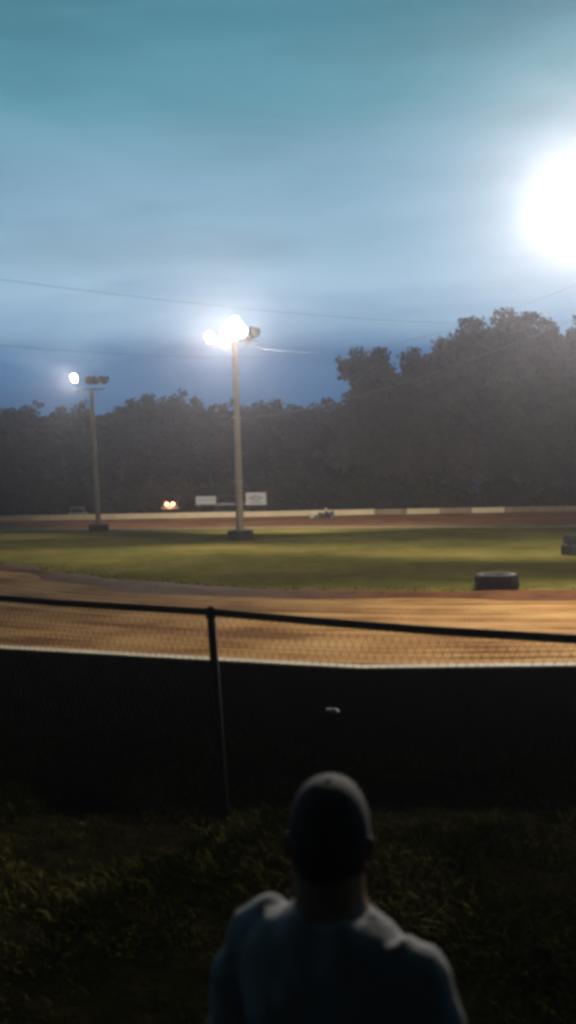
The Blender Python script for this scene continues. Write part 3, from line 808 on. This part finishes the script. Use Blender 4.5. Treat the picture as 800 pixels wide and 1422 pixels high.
# ------------------------------------------------------------------ vehicles behind the far wall
def wheel(parent, loc, r, w, name='wheel'):
    M4 = Matrix.Translation(loc) @ Matrix.Rotation(R(90), 4, 'Y')
    mb = MB(); mb.lathe([(r * .62, -w / 2), (r * .9, -w / 2), (r, -w * .32), (r, w * .32), (r * .9, w / 2), (r * .62, w / 2)], 24, close=True)
    t = mb.build(name, MT['rubber'], parent, ang=35); t.matrix_local = M4
    mb = MB(); mb.lathe([(r * .63, -w * .4), (r * .5, -w * .3), (r * .15, -w * .25), (r * .15, w * .25), (r * .5, w * .3), (r * .63, w * .4)], 24)
    mb.build('rim', MT['steel'], t, ang=35)
def side_profile(mb, prof, hw, inset=0.0):
    """closed side outline (y,z) extruded across x with a slightly narrowed top"""
    n = len(prof); zmax = max(p[1] for p in prof); zmin = min(p[1] for p in prof); vs = []
    for sx_ in (-1, 1):
        for y, z in prof: vs.append((sx_ * (hw - inset * ((z - zmin) / (zmax - zmin)) ** 2), y, z))
    fs = [tuple(range(n - 1, -1, -1)), tuple(range(n, 2 * n))] + [(k, (k + 1) % n, n + (k + 1) % n, n + k) for k in range(n)]
    mb.add(vs, fs)
# pickup facing the track with both headlamps on; only its lamps reach over the wall
tc_ = at_y(236, 700, 90.0)
tk = empty('pickup_truck', (tc_.x, 90.0, tc_.z - .92), label='dark pickup truck facing the track with two glowing orange headlights, behind the far wall', cat='truck')
mb = MB(); side_profile(mb, [(0, .45), (0, .95), (.12, 1.08), (1.35, 1.16), (1.4, 1.2), (3.1, 1.2), (3.15, 1.12), (5.1, 1.12), (5.1, .5)], .92, .05); mb.build('body', MT['car_dark'], tk)
mb = MB(); side_profile(mb, [(1.36, 1.17), (1.95, 1.72), (2.95, 1.75), (3.1, 1.2)], .82, .14); mb.build('cab', MT['car_dark'], tk)
mb = MB(); mb.add([(-.72, 1.40, 1.24), (.72, 1.40, 1.24), (.62, 1.90, 1.68), (-.62, 1.90, 1.68)], [(0, 1, 2, 3)]); mb.build('windscreen', MT['glass'], tk)
for sx_ in (-.34, .34):
    mb = MB(); mb.lathe([(.001, .05), (.10, .045), (.17, .02), (.18, -.03)], 20, Matrix.Translation((sx_, -.01, .92)) @ Matrix.Rotation(R(90), 4, 'X')); mb.build('headlight', MT['head_lens'], tk, smooth=True)
mb = MB(); mb.box((0, -.05, .52), (1.8, .12, .16), bev=.02); mb.build('bumper', MT['steel'], tk)
for sx_ in (-.8, .8):
    for y in (.85, 4.1): wheel(tk, (sx_, y, .38), .38, .25)
mb = MB(); mb.box((0, 2.5, .5 - (tc_.z - .92) * .5 - .32), (6, 9, .02)); 
hl = bpy.data.lights.new('headlight_beam', 'POINT'); hl.energy = 160; hl.color = (1, .45, .18); hl.shadow_soft_size = .1
ho = bpy.data.objects.new('headlight_beam', hl); COL.objects.link(ho); ho.parent = tk; ho.location = (0, -.35, .95)
# earth bank the vehicles stand on
def mound(name, x0, x1, y0, y1, h):
    rows = []
    for i in range(12):
        v = i / 11; rows.append([(x0 + (x1 - x0) * j / 20, y0 + (y1 - y0) * v, -.08 + h * min(1, 4 * v, 4 * (1 - v)) * min(1, 4 * j / 20, 4 * (1 - j / 20))) for j in range(21)])
    quad_sheet(name, rows, MT['ground'])
mound('earth_bank', tc_.x - 5, tc_.x + 5, 85.6 + 1.5, 99, tc_.z - .92 + .09)
# pale car, only roof and windows over the wall
vc = at_y(107, 712, 88.5)
cz = 0.0
cr_ = empty('parked_car', (vc.x, 88.0, cz), R(8), label='pale bluish car parked behind the far wall near the left light pole', cat='car')
mb = MB(); side_profile(mb, [(0, .3), (0, .62), (.1, .72), (1.0, .86), (3.7, .90), (4.2, .82), (4.25, .35)], .84, .06); mb.build('body', MT['car_pale'], cr_)
mb = MB(); side_profile(mb, [(.95, .85), (1.55, 1.32), (2.0, 1.40), (2.9, 1.38), (3.5, .90)], .76, .16); mb.build('cabin', MT['car_pale'], cr_)
mb = MB(); mb.add([(-.66, .97, .90), (.66, .97, .90), (.56, 1.50, 1.31), (-.56, 1.50, 1.31)], [(0, 1, 2, 3)]); mb.build('windscreen', MT['glass'], cr_)
for sx_ in (-1, 1):
    mb = MB(); mb.add([(sx_ * .757, 1.15, .92), (sx_ * .757, 3.2, .94), (sx_ * .66, 2.8, 1.30), (sx_ * .65, 1.65, 1.30)], [(0, 1, 2, 3)]); mb.build('side_window', MT['glass'], cr_)
    mb = MB(); mb.ball((sx_ * .62, .02, .62), (.12, .06, .07)); mb.build('headlight', MT['lens_off'], cr_, smooth=True)
    for y in (.8, 3.4): wheel(cr_, (sx_ * .74, y, .31), .31, .2)
cz = 0.12
cr_.location.z = cz
mound('earth_bank', vc.x - 4, vc.x + 4, 86.2, 97, cz + .08)

# ------------------------------------------------------------------ the kart on the back straight, heading left
KY = 79.0
kc = at_y(449, 720, KY)
kart = empty('racing_kart', (kc.x, KY, kc.z - .02), R(-90 + 188), label='low open racing kart with white nose running along the far wall', cat='kart')
# local: +y forward
mb = MB(); mb.box((0, -.05, .14), (.62, 1.55, .05), bev=.015)
for sx_ in (-.31, .31): mb.tube([(sx_, -.8, .16), (sx_, .85, .16)], .022, 8)
mb.build('chassis', MT['steel'], kart)
mb = MB(); mb.rings([(0, 0, 0, .42, .05), (0, 0, .10, .40, .09), (0, 0, .42, .30, .12), (0, 0, .62, .20, .06)], 20); 
for i_, v in enumerate(mb.v): mb.v[i_] = (v[0], 1.18 - v[2] * .75 + .0, .10 + v[1] * 1.3 + v[2] * .50)
mb.build('nose_cone', MT['kart_white'], kart, smooth=True)
for sx_ in (-1, 1):
    mb = MB(); mb.box((sx_ * .56, .02, .24), (.24, .95, .26), bev=.05); mb.build('side_pod', MT['kart_white'] if sx_ > 0 else MT['kart_dark'], kart, ang=40)
mb = MB(); mb.box((0, -.42, .36), (.42, .08, .50), Matrix.Rotation(R(12), 3, 'X'), bev=.03); mb.box((0, -.2, .2), (.42, .42, .08), bev=.03); mb.build('seat', MT['kart_dark'], kart, ang=40)
mb = MB(); mb.box((.18, -.72, .34), (.34, .34, .30), bev=.03); mb.tube([(.1, -.6, .5), (.0, -.75, .62), (-.3, -.9, .55)], .04, 8); mb.box((-.2, -.78, .42), (.26, .2, .5), bev=.04); mb.build('engine', MT['kart_dark'], kart, ang=40)
mb = MB(); mb.tube([(-.62, -.95, .25), (.62, -.95, .25)], .03, 8); mb.tube([(-.62, -.95, .38), (.62, -.95, .38)], .03, 8); mb.build('rear_bumper', MT['kart_dark'], kart, smooth=True)
mb = MB(); mb.lathe([(.14, -.012), (.165, 0), (.14, .012)], 18, Matrix.Translation((0, .36, .50)) @ Matrix.Rotation(R(-55), 4, 'X'), close=True); mb.tube([(0, .36, .5), (0, .62, .2)], .014, 6); mb.build('steering_wheel', MT['rubber'], kart, smooth=True)
for sx_ in (-.58, .58):
    wheel(kart, (sx_, .72, .15), .16, .14); wheel(kart, (sx_ * 1.05, -.66, .16), .18, .22)

# ------------------------------------------------------------------ people
def remesh_obj(mb, name, voxel, material, parent, smooth_it=4, fn=None):
    me = mb.mesh(name); o = bpy.data.objects.new(name, me); COL.objects.link(o)
    r = o.modifiers.new('r', 'REMESH'); r.mode = 'VOXEL'; r.voxel_size = voxel
    s_ = o.modifiers.new('s', 'SMOOTH'); s_.iterations = smooth_it; s_.factor = .5
    dg = bpy.context.evaluated_depsgraph_get(); nm = bpy.data.meshes.new_from_object(o.evaluated_get(dg))
    o.modifiers.clear(); o.data = nm; bpy.data.meshes.remove(me); nm.name = name
    if fn:
        n = len(nm.vertices); c = np.empty(n * 3); nm.vertices.foreach_get('co', c); c = fn(c.reshape(-1, 3)); nm.vertices.foreach_set('co', c.ravel()); nm.update()
    nm.materials.clear(); nm.materials.append(material); nm.shade_smooth(); o.parent = parent; return o

# kart driver, seated, hands on the wheel
drv = empty('person', kart.location, kart.rotation_euler.z, label='kart driver in dark suit and white helmet seated in the racing kart', cat='person')
mb = MB()
mb.rings([(0, -.26, .20, .17, .12), (0, -.27, .34, .16, .11), (0, -.29, .50, .19, .11), (0, -.30, .60, .19, .09), (0, -.29, .66, .08, .07), (0, -.27, .74, .06, .06)], 16)
mb.ball((0, -.24, .80), (.078, .098, .12))
for sx_ in (-1, 1):
    mb.tube([(sx_ * .20, -.29, .58), (sx_ * .26, -.05, .42), (sx_ * .155, .26, .50)], [.055, .042, .032], 10)
    mb.ball((sx_ * .20, -.29, .58), .06)
    mb.rings([(sx_ * .15, .31, .47, .02, .03), (sx_ * .15, .33, .50, .025, .045), (sx_ * .15, .345, .54, .02, .035)], 10)
    for k in range(4): mb.tube([(sx_ * (.15 - .005), .33, .54 - k * .021), (sx_ * .145, .385, .54 - k * .021), (sx_ * .16, .40, .535 - k * .021)], .010, 6)
    mb.tube([(sx_ * .14, .32, .52), (sx_ * .115, .35, .53), (sx_ * .11, .375, .52)], .011, 6)
    mb.tube([(sx_ * .10, -.2, .24), (sx_ * .19, .28, .42), (sx_ * .15, .66, .24)], [.085, .062, .045], 10)
    mb.tube([(sx_ * .15, .62, .22), (sx_ * .15, .72, .25), (sx_ * .15, .78, .36)], [.045, .05, .03], 10)
remesh_obj(mb, 'body', .009, MT['suit'], drv, 3)
mb = MB(); mb.ball((0, -.24, .82), (.135, .155, .145)); mb.box((0, -.13, .74), (.16, .10, .08), bev=.03); h_ = mb.build('helmet', MT['helmet'], drv, smooth=True)
mb = MB(); mb.lathe([(.141, -.04), (.144, 0), (.141, .04)], 24, Matrix.Translation((0, -.232, .825)) @ Matrix.Diagonal((.97, 1.08, 1, 1)))
bm = bmesh.new(); me = mb.mesh('visor'); bm.from_mesh(me); bmesh.ops.delete(bm, geom=[f for f in bm.faces if f.calc_center_median().y < -.2], context='FACES'); bm.to_mesh(me); bm.free()
me.materials.append(MT['visor']); o = bpy.data.objects.new('visor', me); COL.objects.link(o); o.parent = h_

# spectator: stands on the grass in front of the viewer, back to us, turned a little to the right
px_ = at_y(459, 1085, 1.72)
PSX = px_.x + .006
yaw = R(-34)
per = empty('person', (PSX, 1.74, lawn_z(PSX, 1.74)), yaw, label='person in blue grey shirt and dark cap seen from behind, watching the track', cat='person')
per.scale = (.94, .94, 1)
top_z = px_.z - per.location.z      # standing height to the cap
K = top_z / 1.816
def SCL(mb):
    mb.v = [(v[0] * K, v[1] * K, v[2] * K) for v in mb.v]; return mb
HY = R(24)                                              # head turned back towards the track
HC = Vector((-0.030, 0.030, 1.664))
def head_fn(p):
    """local head unit coords -> shaped"""
    return p
def head_mesh(mb):
    n, m_ = 40, 30; vs = []; fs = []
    for i in range(m_ + 1):
        th = math.pi * i / m_
        for k in range(n):
            a = 2 * math.pi * k / n
            x, y, z = math.sin(th) * math.cos(a), math.sin(th) * math.sin(a), math.cos(th)
            X, Y, Z = x * .078, y * .098, z * .122
            if z < 0: X *= 1 - .30 * (-z) ** 1.4; Y *= 1 - .10 * (-z)
            if y < 0 and z < -.1: Y *= 1 - .40 * min(1, (-z - .1) * 1.3)
            if y > 0:
                Y += .024 * math.exp(-((X / .014) ** 2 + ((Z + .018) / .024) ** 2))       # nose
                Y += .008 * math.exp(-((X / .012) ** 2 + ((Z - .012) / .022) ** 2))       # bridge
                for s_ in (-1, 1): Y -= .011 * math.exp(-(((X - s_ * .031) / .015) ** 2 + ((Z - .008) / .012) ** 2))
                Y += .006 * math.exp(-((Z - .032) / .010) ** 2) * math.exp(-(X / .05) ** 2)   # brow
                Y += .007 * math.exp(-((X / .024) ** 2 + ((Z + .055) / .008) ** 2)) + .006 * math.exp(-((X / .022) ** 2 + ((Z + .069) / .007) ** 2))  # lips
                Y += .008 * math.exp(-((X / .022) ** 2 + ((Z + .100) / .014) ** 2))       # chin
            vs.append((X, Y, Z))
    for i in range(m_):
        for k in range(n): fs.append((i * n + k, i * n + (k + 1) % n, (i + 1) * n + (k + 1) % n, (i + 1) * n + k))
    Mh = Matrix.Rotation(HY, 3, 'Z')
    mb.add([Mh @ Vector(v) + HC for v in vs], fs)
    for s_ in (-1, 1):      # ears
        for (dx, dy, dz, a, b, c) in ((.090, -.005, -.004, .011, .017, .031), (.093, -.014, .012, .010, .010, .018), (.086, .004, -.026, .009, .010, .012), (.078, .0, -.004, .016, .010, .02)):
            mb.ball(Mh @ Vector((s_ * dx, dy, dz)) + HC, (a, b, c), 12, 8, Mh @ Matrix.Rotation(s_ * R(18), 3, 'Z'))
def arm_pts(s_): return [Vector((s_ * .198, -.005, 1.475)), Vector((s_ * .232, -.02, 1.34)), Vector((s_ * .252, -.035, 1.17)), Vector((s_ * .262, .03, 1.03)), Vector((s_ * .258, .09, .92))]
body = MB()
body.rings([(0, 0, .80, .11, .10), (0, -.005, .88, .172, .118), (0, 0, .97, .178, .122), (0, .01, 1.08, .160, .112), (0, .01, 1.20, .170, .116), (0, 0, 1.32, .188, .122),
            (0, -.005, 1.42, .188, .112), (0, -.012, 1.475, .150, .088), (0, -.012, 1.51, .105, .076), (-.004, -.004, 1.54, .084, .074), (-.014, .002, 1.58, .074, .072), (-.022, .014, 1.65, .070, .070)], 28)
head_mesh(body)
for s_ in (-1, 1):
    A_ = arm_pts(s_); body.ball(A_[0] + Vector((-s_ * .012, 0, -.02)), (.066, .066, .07)); body.tube(A_, [.060, .053, .043, .038, .028], 14)
    # hand: palm, four fingers of different length, thumb at the side
    w = A_[-1]; d = (A_[-1] - A_[-2]).normalized(); inn = Vector((-s_, 0, 0)); fwd = d.cross(inn) * s_
    if fwd.y < 0: fwd = -fwd
    mb_p = [w, w + d * .04, w + d * .085]
    for o_ in (-.024, -.008, .008, .024): body.tube([w - d * .02, w + d * .045 + fwd * o_, w + d * .09 + fwd * o_], [.017, .016, .012], 8)
    for j, (o_, ln) in enumerate(((.027, .072), (.009, .082), (-.009, .076), (-.027, .060))):
        b0 = w + d * .085 + fwd * o_; b1 = b0 + (d * .95 + inn * .15) * ln * .45; b2 = b1 + (d * .75 + inn * .55) * ln * .32; b3 = b2 + (d * .4 + inn * .8) * ln * .25
        body.tube([b0 - d * .015, b0, b1, b2, b3], [.010, .0098, .009, .0083, .007], 8)
    t0 = w + d * .025 + fwd * .024; t1 = t0 + d * .032 + fwd * .022 + inn * .012; t2 = t1 + d * .030 + fwd * .006 + inn * .012; t3 = t2 + d * .020 + inn * .008
    body.tube([t0, t1, t2, t3], [.014, .0115, .0105, .008], 8)
    body.tube([(s_ * .095, 0, .88), (s_ * .10, .01, .68), (s_ * .10, .012, .50), (s_ * .105, -.012, .33), (s_ * .11, -.02, .09)], [.092, .076, .055, .054, .036], 16)
    body.rings([(s_ * .115, -.02 + .02, .0, .036, .06), (s_ * .115, .0, .05, .036, .06), (s_ * .112, -.015, .10, .035, .042)], 14)
    body.rings([(s_ * .125, .07, .0, .042, .085), (s_ * .122, .06, .03, .04, .08), (s_ * .118, .03, .065, .033, .05)], 14)
remesh_obj(SCL(body), 'body', .0052, MT['skin'], per, 3)
# shirt with short sleeves
sh = MB()
sh.rings([(0, 0, .84, .196, .142), (0, 0, .90, .200, .146), (0, .005, 1.0, .196, .142), (0, .008, 1.10, .188, .136), (0, .006, 1.20, .192, .138), (0, 0, 1.32, .208, .142),
          (0, -.006, 1.42, .226, .132), (0, -.014, 1.468, .216, .116), (0, -.016, 1.508, .178, .102), (0, -.014, 1.54, .125, .088), (0, -.012, 1.560, .086, .080)], 32)
for s_ in (-1, 1):
    A_ = arm_pts(s_); sh.ball(A_[0] + Vector((-s_ * .012, 0, -.012)), (.070, .078, .068))
    sh.tube([A_[0] + Vector((-s_ * .06, 0, .01)), A_[0] + Vector((0, 0, -.015)), A_[1] + Vector((s_ * .006, 0, 0)), A_[1].lerp(A_[2], .62) + Vector((s_ * .008, 0, 0))], [.068, .070, .070, .068], 18)
sh.tube([(0.085 * math.cos(a), -.012 + .076 * math.sin(a), 1.556 + .006 * math.sin(a)) for a in [2 * math.pi * i / 28 for i in range(29)]], .0085, 8)
def wrinkle(c):
    x, y, z = c[:, 0], c[:, 1], c[:, 2]
    w = .0045 * np.sin(z * 42 + x * 14 + 3 * np.sin(x * 9)) + .0035 * np.sin(x * 38 - z * 20 + 2 * np.sin(z * 11)) + .003 * np.sin((x + z) * 70)
    r_ = np.sqrt(x * x + y * y) + 1e-6; k = w * np.clip((1.50 * K - z) / .12, .15, 1)
    c[:, 0] += x / r_ * k; c[:, 1] += y / r_ * k
    c[:, 2] += .005 * np.sin(x * 60 + y * 25) * np.clip((z - 1.38 * K) / .08, 0, 1)
    return c
remesh_obj(SCL(sh), 'shirt', .0075, MT['shirt'], per, 16, wrinkle)
tr_ = MB(); tr_.rings([(0, 0, .74, .14, .11), (0, -.004, .84, .188, .134), (0, 0, .93, .186, .132), (0, 0, .97, .184, .130)], 24)
for s_ in (-1, 1): tr_.tube([(s_ * .096, 0, .90), (s_ * .102, .008, .68), (s_ * .104, .01, .5), (s_ * .110, -.012, .3), (s_ * .112, -.012, .075)], [.102, .092, .078, .074, .070], 18)
remesh_obj(SCL(tr_), 'trousers', .009, MT['trousers'], per, 4)
for s_ in (-1, 1):
    b_ = MB(); b_.rings([(s_ * .120, .05, -.012, .050, .145), (s_ * .120, .05, .02, .052, .147), (s_ * .118, .045, .05, .047, .13), (s_ * .115, .0, .085, .042, .075), (s_ * .112, -.015, .115, .044, .052)], 20)
    SCL(b_).build('shoe', MT['shoe'], per, smooth=True)
Mh = Matrix.Rotation(HY, 3, 'Z')
# eyes (unseen from here)
for s_ in (-1, 1):
    b_ = MB(); b_.ball(Mh @ Vector((s_ * .031, .079, .008)) + HC, .0125, 14, 10); SCL(b_).build('eye', MT['eye'], per, smooth=True)
# short hair below the cap
hb = MB()
n, m_ = 40, 26; vs, fs = [], []
for i in range(m_ + 1):
    th = math.pi * (.15 + .66 * i / m_)
    for k in range(n):
        a = 2 * math.pi * k / n; x, y, z = math.sin(th) * math.cos(a), math.sin(th) * math.sin(a), math.cos(th)
        X, Y, Z = x * .0845, y * .1045, z * .128
        if z < 0: X *= 1 - .10 * (-z) ** 1.3
        if y < 0 and z < -.1: Y *= 1 - .16 * min(1, (-z - .1) * 1.2)
        vs.append(Mh @ Vector((X, Y, Z)) + HC)
for i in range(m_):
    for k in range(n):
        a = 2 * math.pi * (k + .5) / n; zc = math.cos(math.pi * (.15 + .66 * (i + .5) / m_))
        front = math.sin(a) > (-.05 if zc < -.2 else .15 if zc < .42 else .75)
        ear = abs(math.cos(a)) > .93 and zc < .12
        if not front and not ear: fs.append((i * n + k, i * n + (k + 1) % n, (i + 1) * n + (k + 1) % n, (i + 1) * n + k))
hb.add(vs, fs); SCL(hb).build('hair', MT['hair'], per, smooth=True)
# cap: six-panel crown, band, button and brim
cp = MB()
vs, fs = [], []
n, m_ = 48, 14
for i in range(m_ + 1):
    th = math.pi * .5 * i / m_
    for k in range(n):
        a = 2 * math.pi * k / n; seam = 1 - .012 * abs(math.cos(a * 3)) ** 14 * math.sin(th)
        x, y, z = math.sin(th) ** .80 * math.cos(a) * seam, math.sin(th) ** .80 * math.sin(a) * seam, math.cos(th) ** .9 * seam if th < 1.57 else 0.0
        vs.append(Mh @ Vector((x * .0895, y * .109, .018 + z * .118 + .012 * y)) + HC)
for i in range(m_):
    for k in range(n): fs.append((i * n + k, i * n + (k + 1) % n, (i + 1) * n + (k + 1) % n, (i + 1) * n + k))
cp.add(vs, fs); cp.v = [tuple(v) for v in cp.v]
cap_o = SCL(cp).build('cap', MT['cap'], per, smooth=True)
b_ = MB(); b_.ball(Mh @ Vector((0, 0, .136)) + HC, (.007, .007, .003), 12, 8); SCL(b_).build('button', MT['cap'], cap_o, smooth=True)
b_ = MB(); vs = []; fs = []; n = 26
for j, (q, dz) in enumerate(((0, .004), (.5, .006), (1, .002), (1, -.002), (.5, .001), (0, -.001))):
    for k in range(n + 1):
        a = math.pi * (.10 + .80 * k / n); w_ = max(0.0, math.sin(math.pi * k / n)) ** .6
        rr = 1 + q * .68 * w_
        vs.append(Mh @ Vector((math.cos(a) * .088 * (1 + q * .16 * w_), math.sin(a) * .107 * rr, .030 + dz - .020 * abs(math.cos(a)) + .014 * q)) + HC)
for j in range(5):
    for k in range(n): fs.append((j * (n + 1) + k, j * (n + 1) + k + 1, (j + 1) * (n + 1) + k + 1, (j + 1) * (n + 1) + k))
b_.add(vs, fs); SCL(b_).build('brim', MT['cap'], cap_o, smooth=True)

# ------------------------------------------------------------------ evening air
HZ = MB(); HZ.box((0, 60, 17), (420, 340, 36.2)); M = bpy.data.materials.new('evening_haze'); M.use_nodes = True
nt = M.node_tree; nt.nodes.remove(nt.nodes['Principled BSDF'])
pv = nt.nodes.new('ShaderNodeVolumePrincipled'); pv.inputs['Color'].default_value = (0.88, 0.88, 1.0, 1)
pv.inputs['Density'].default_value = 0.0011; pv.inputs['Anisotropy'].default_value = 0.83
nt.links.new(pv.outputs[0], nt.nodes['Material Output'].inputs['Volume'])
hz = HZ.build('haze', M); tag(hz, kind='stuff')

# ------------------------------------------------------------------ render settings
S.render.engine = 'CYCLES'
S.view_settings.view_transform = 'Standard'; S.view_settings.look = 'None'; S.view_settings.exposure = 0; S.view_settings.gamma = 1
S.view_settings.use_curve_mapping = False
c = S.cycles
c.use_denoising = True; c.max_bounces = 5; c.diffuse_bounces = 2; c.glossy_bounces = 2; c.volume_bounces = 1; c.transparent_max_bounces = 6
c.sample_clamp_indirect = 4; c.caustics_reflective = False; c.caustics_refractive = False
c.filter_width = 3.3
S.render.resolution_x, S.render.resolution_y = 576, 1024
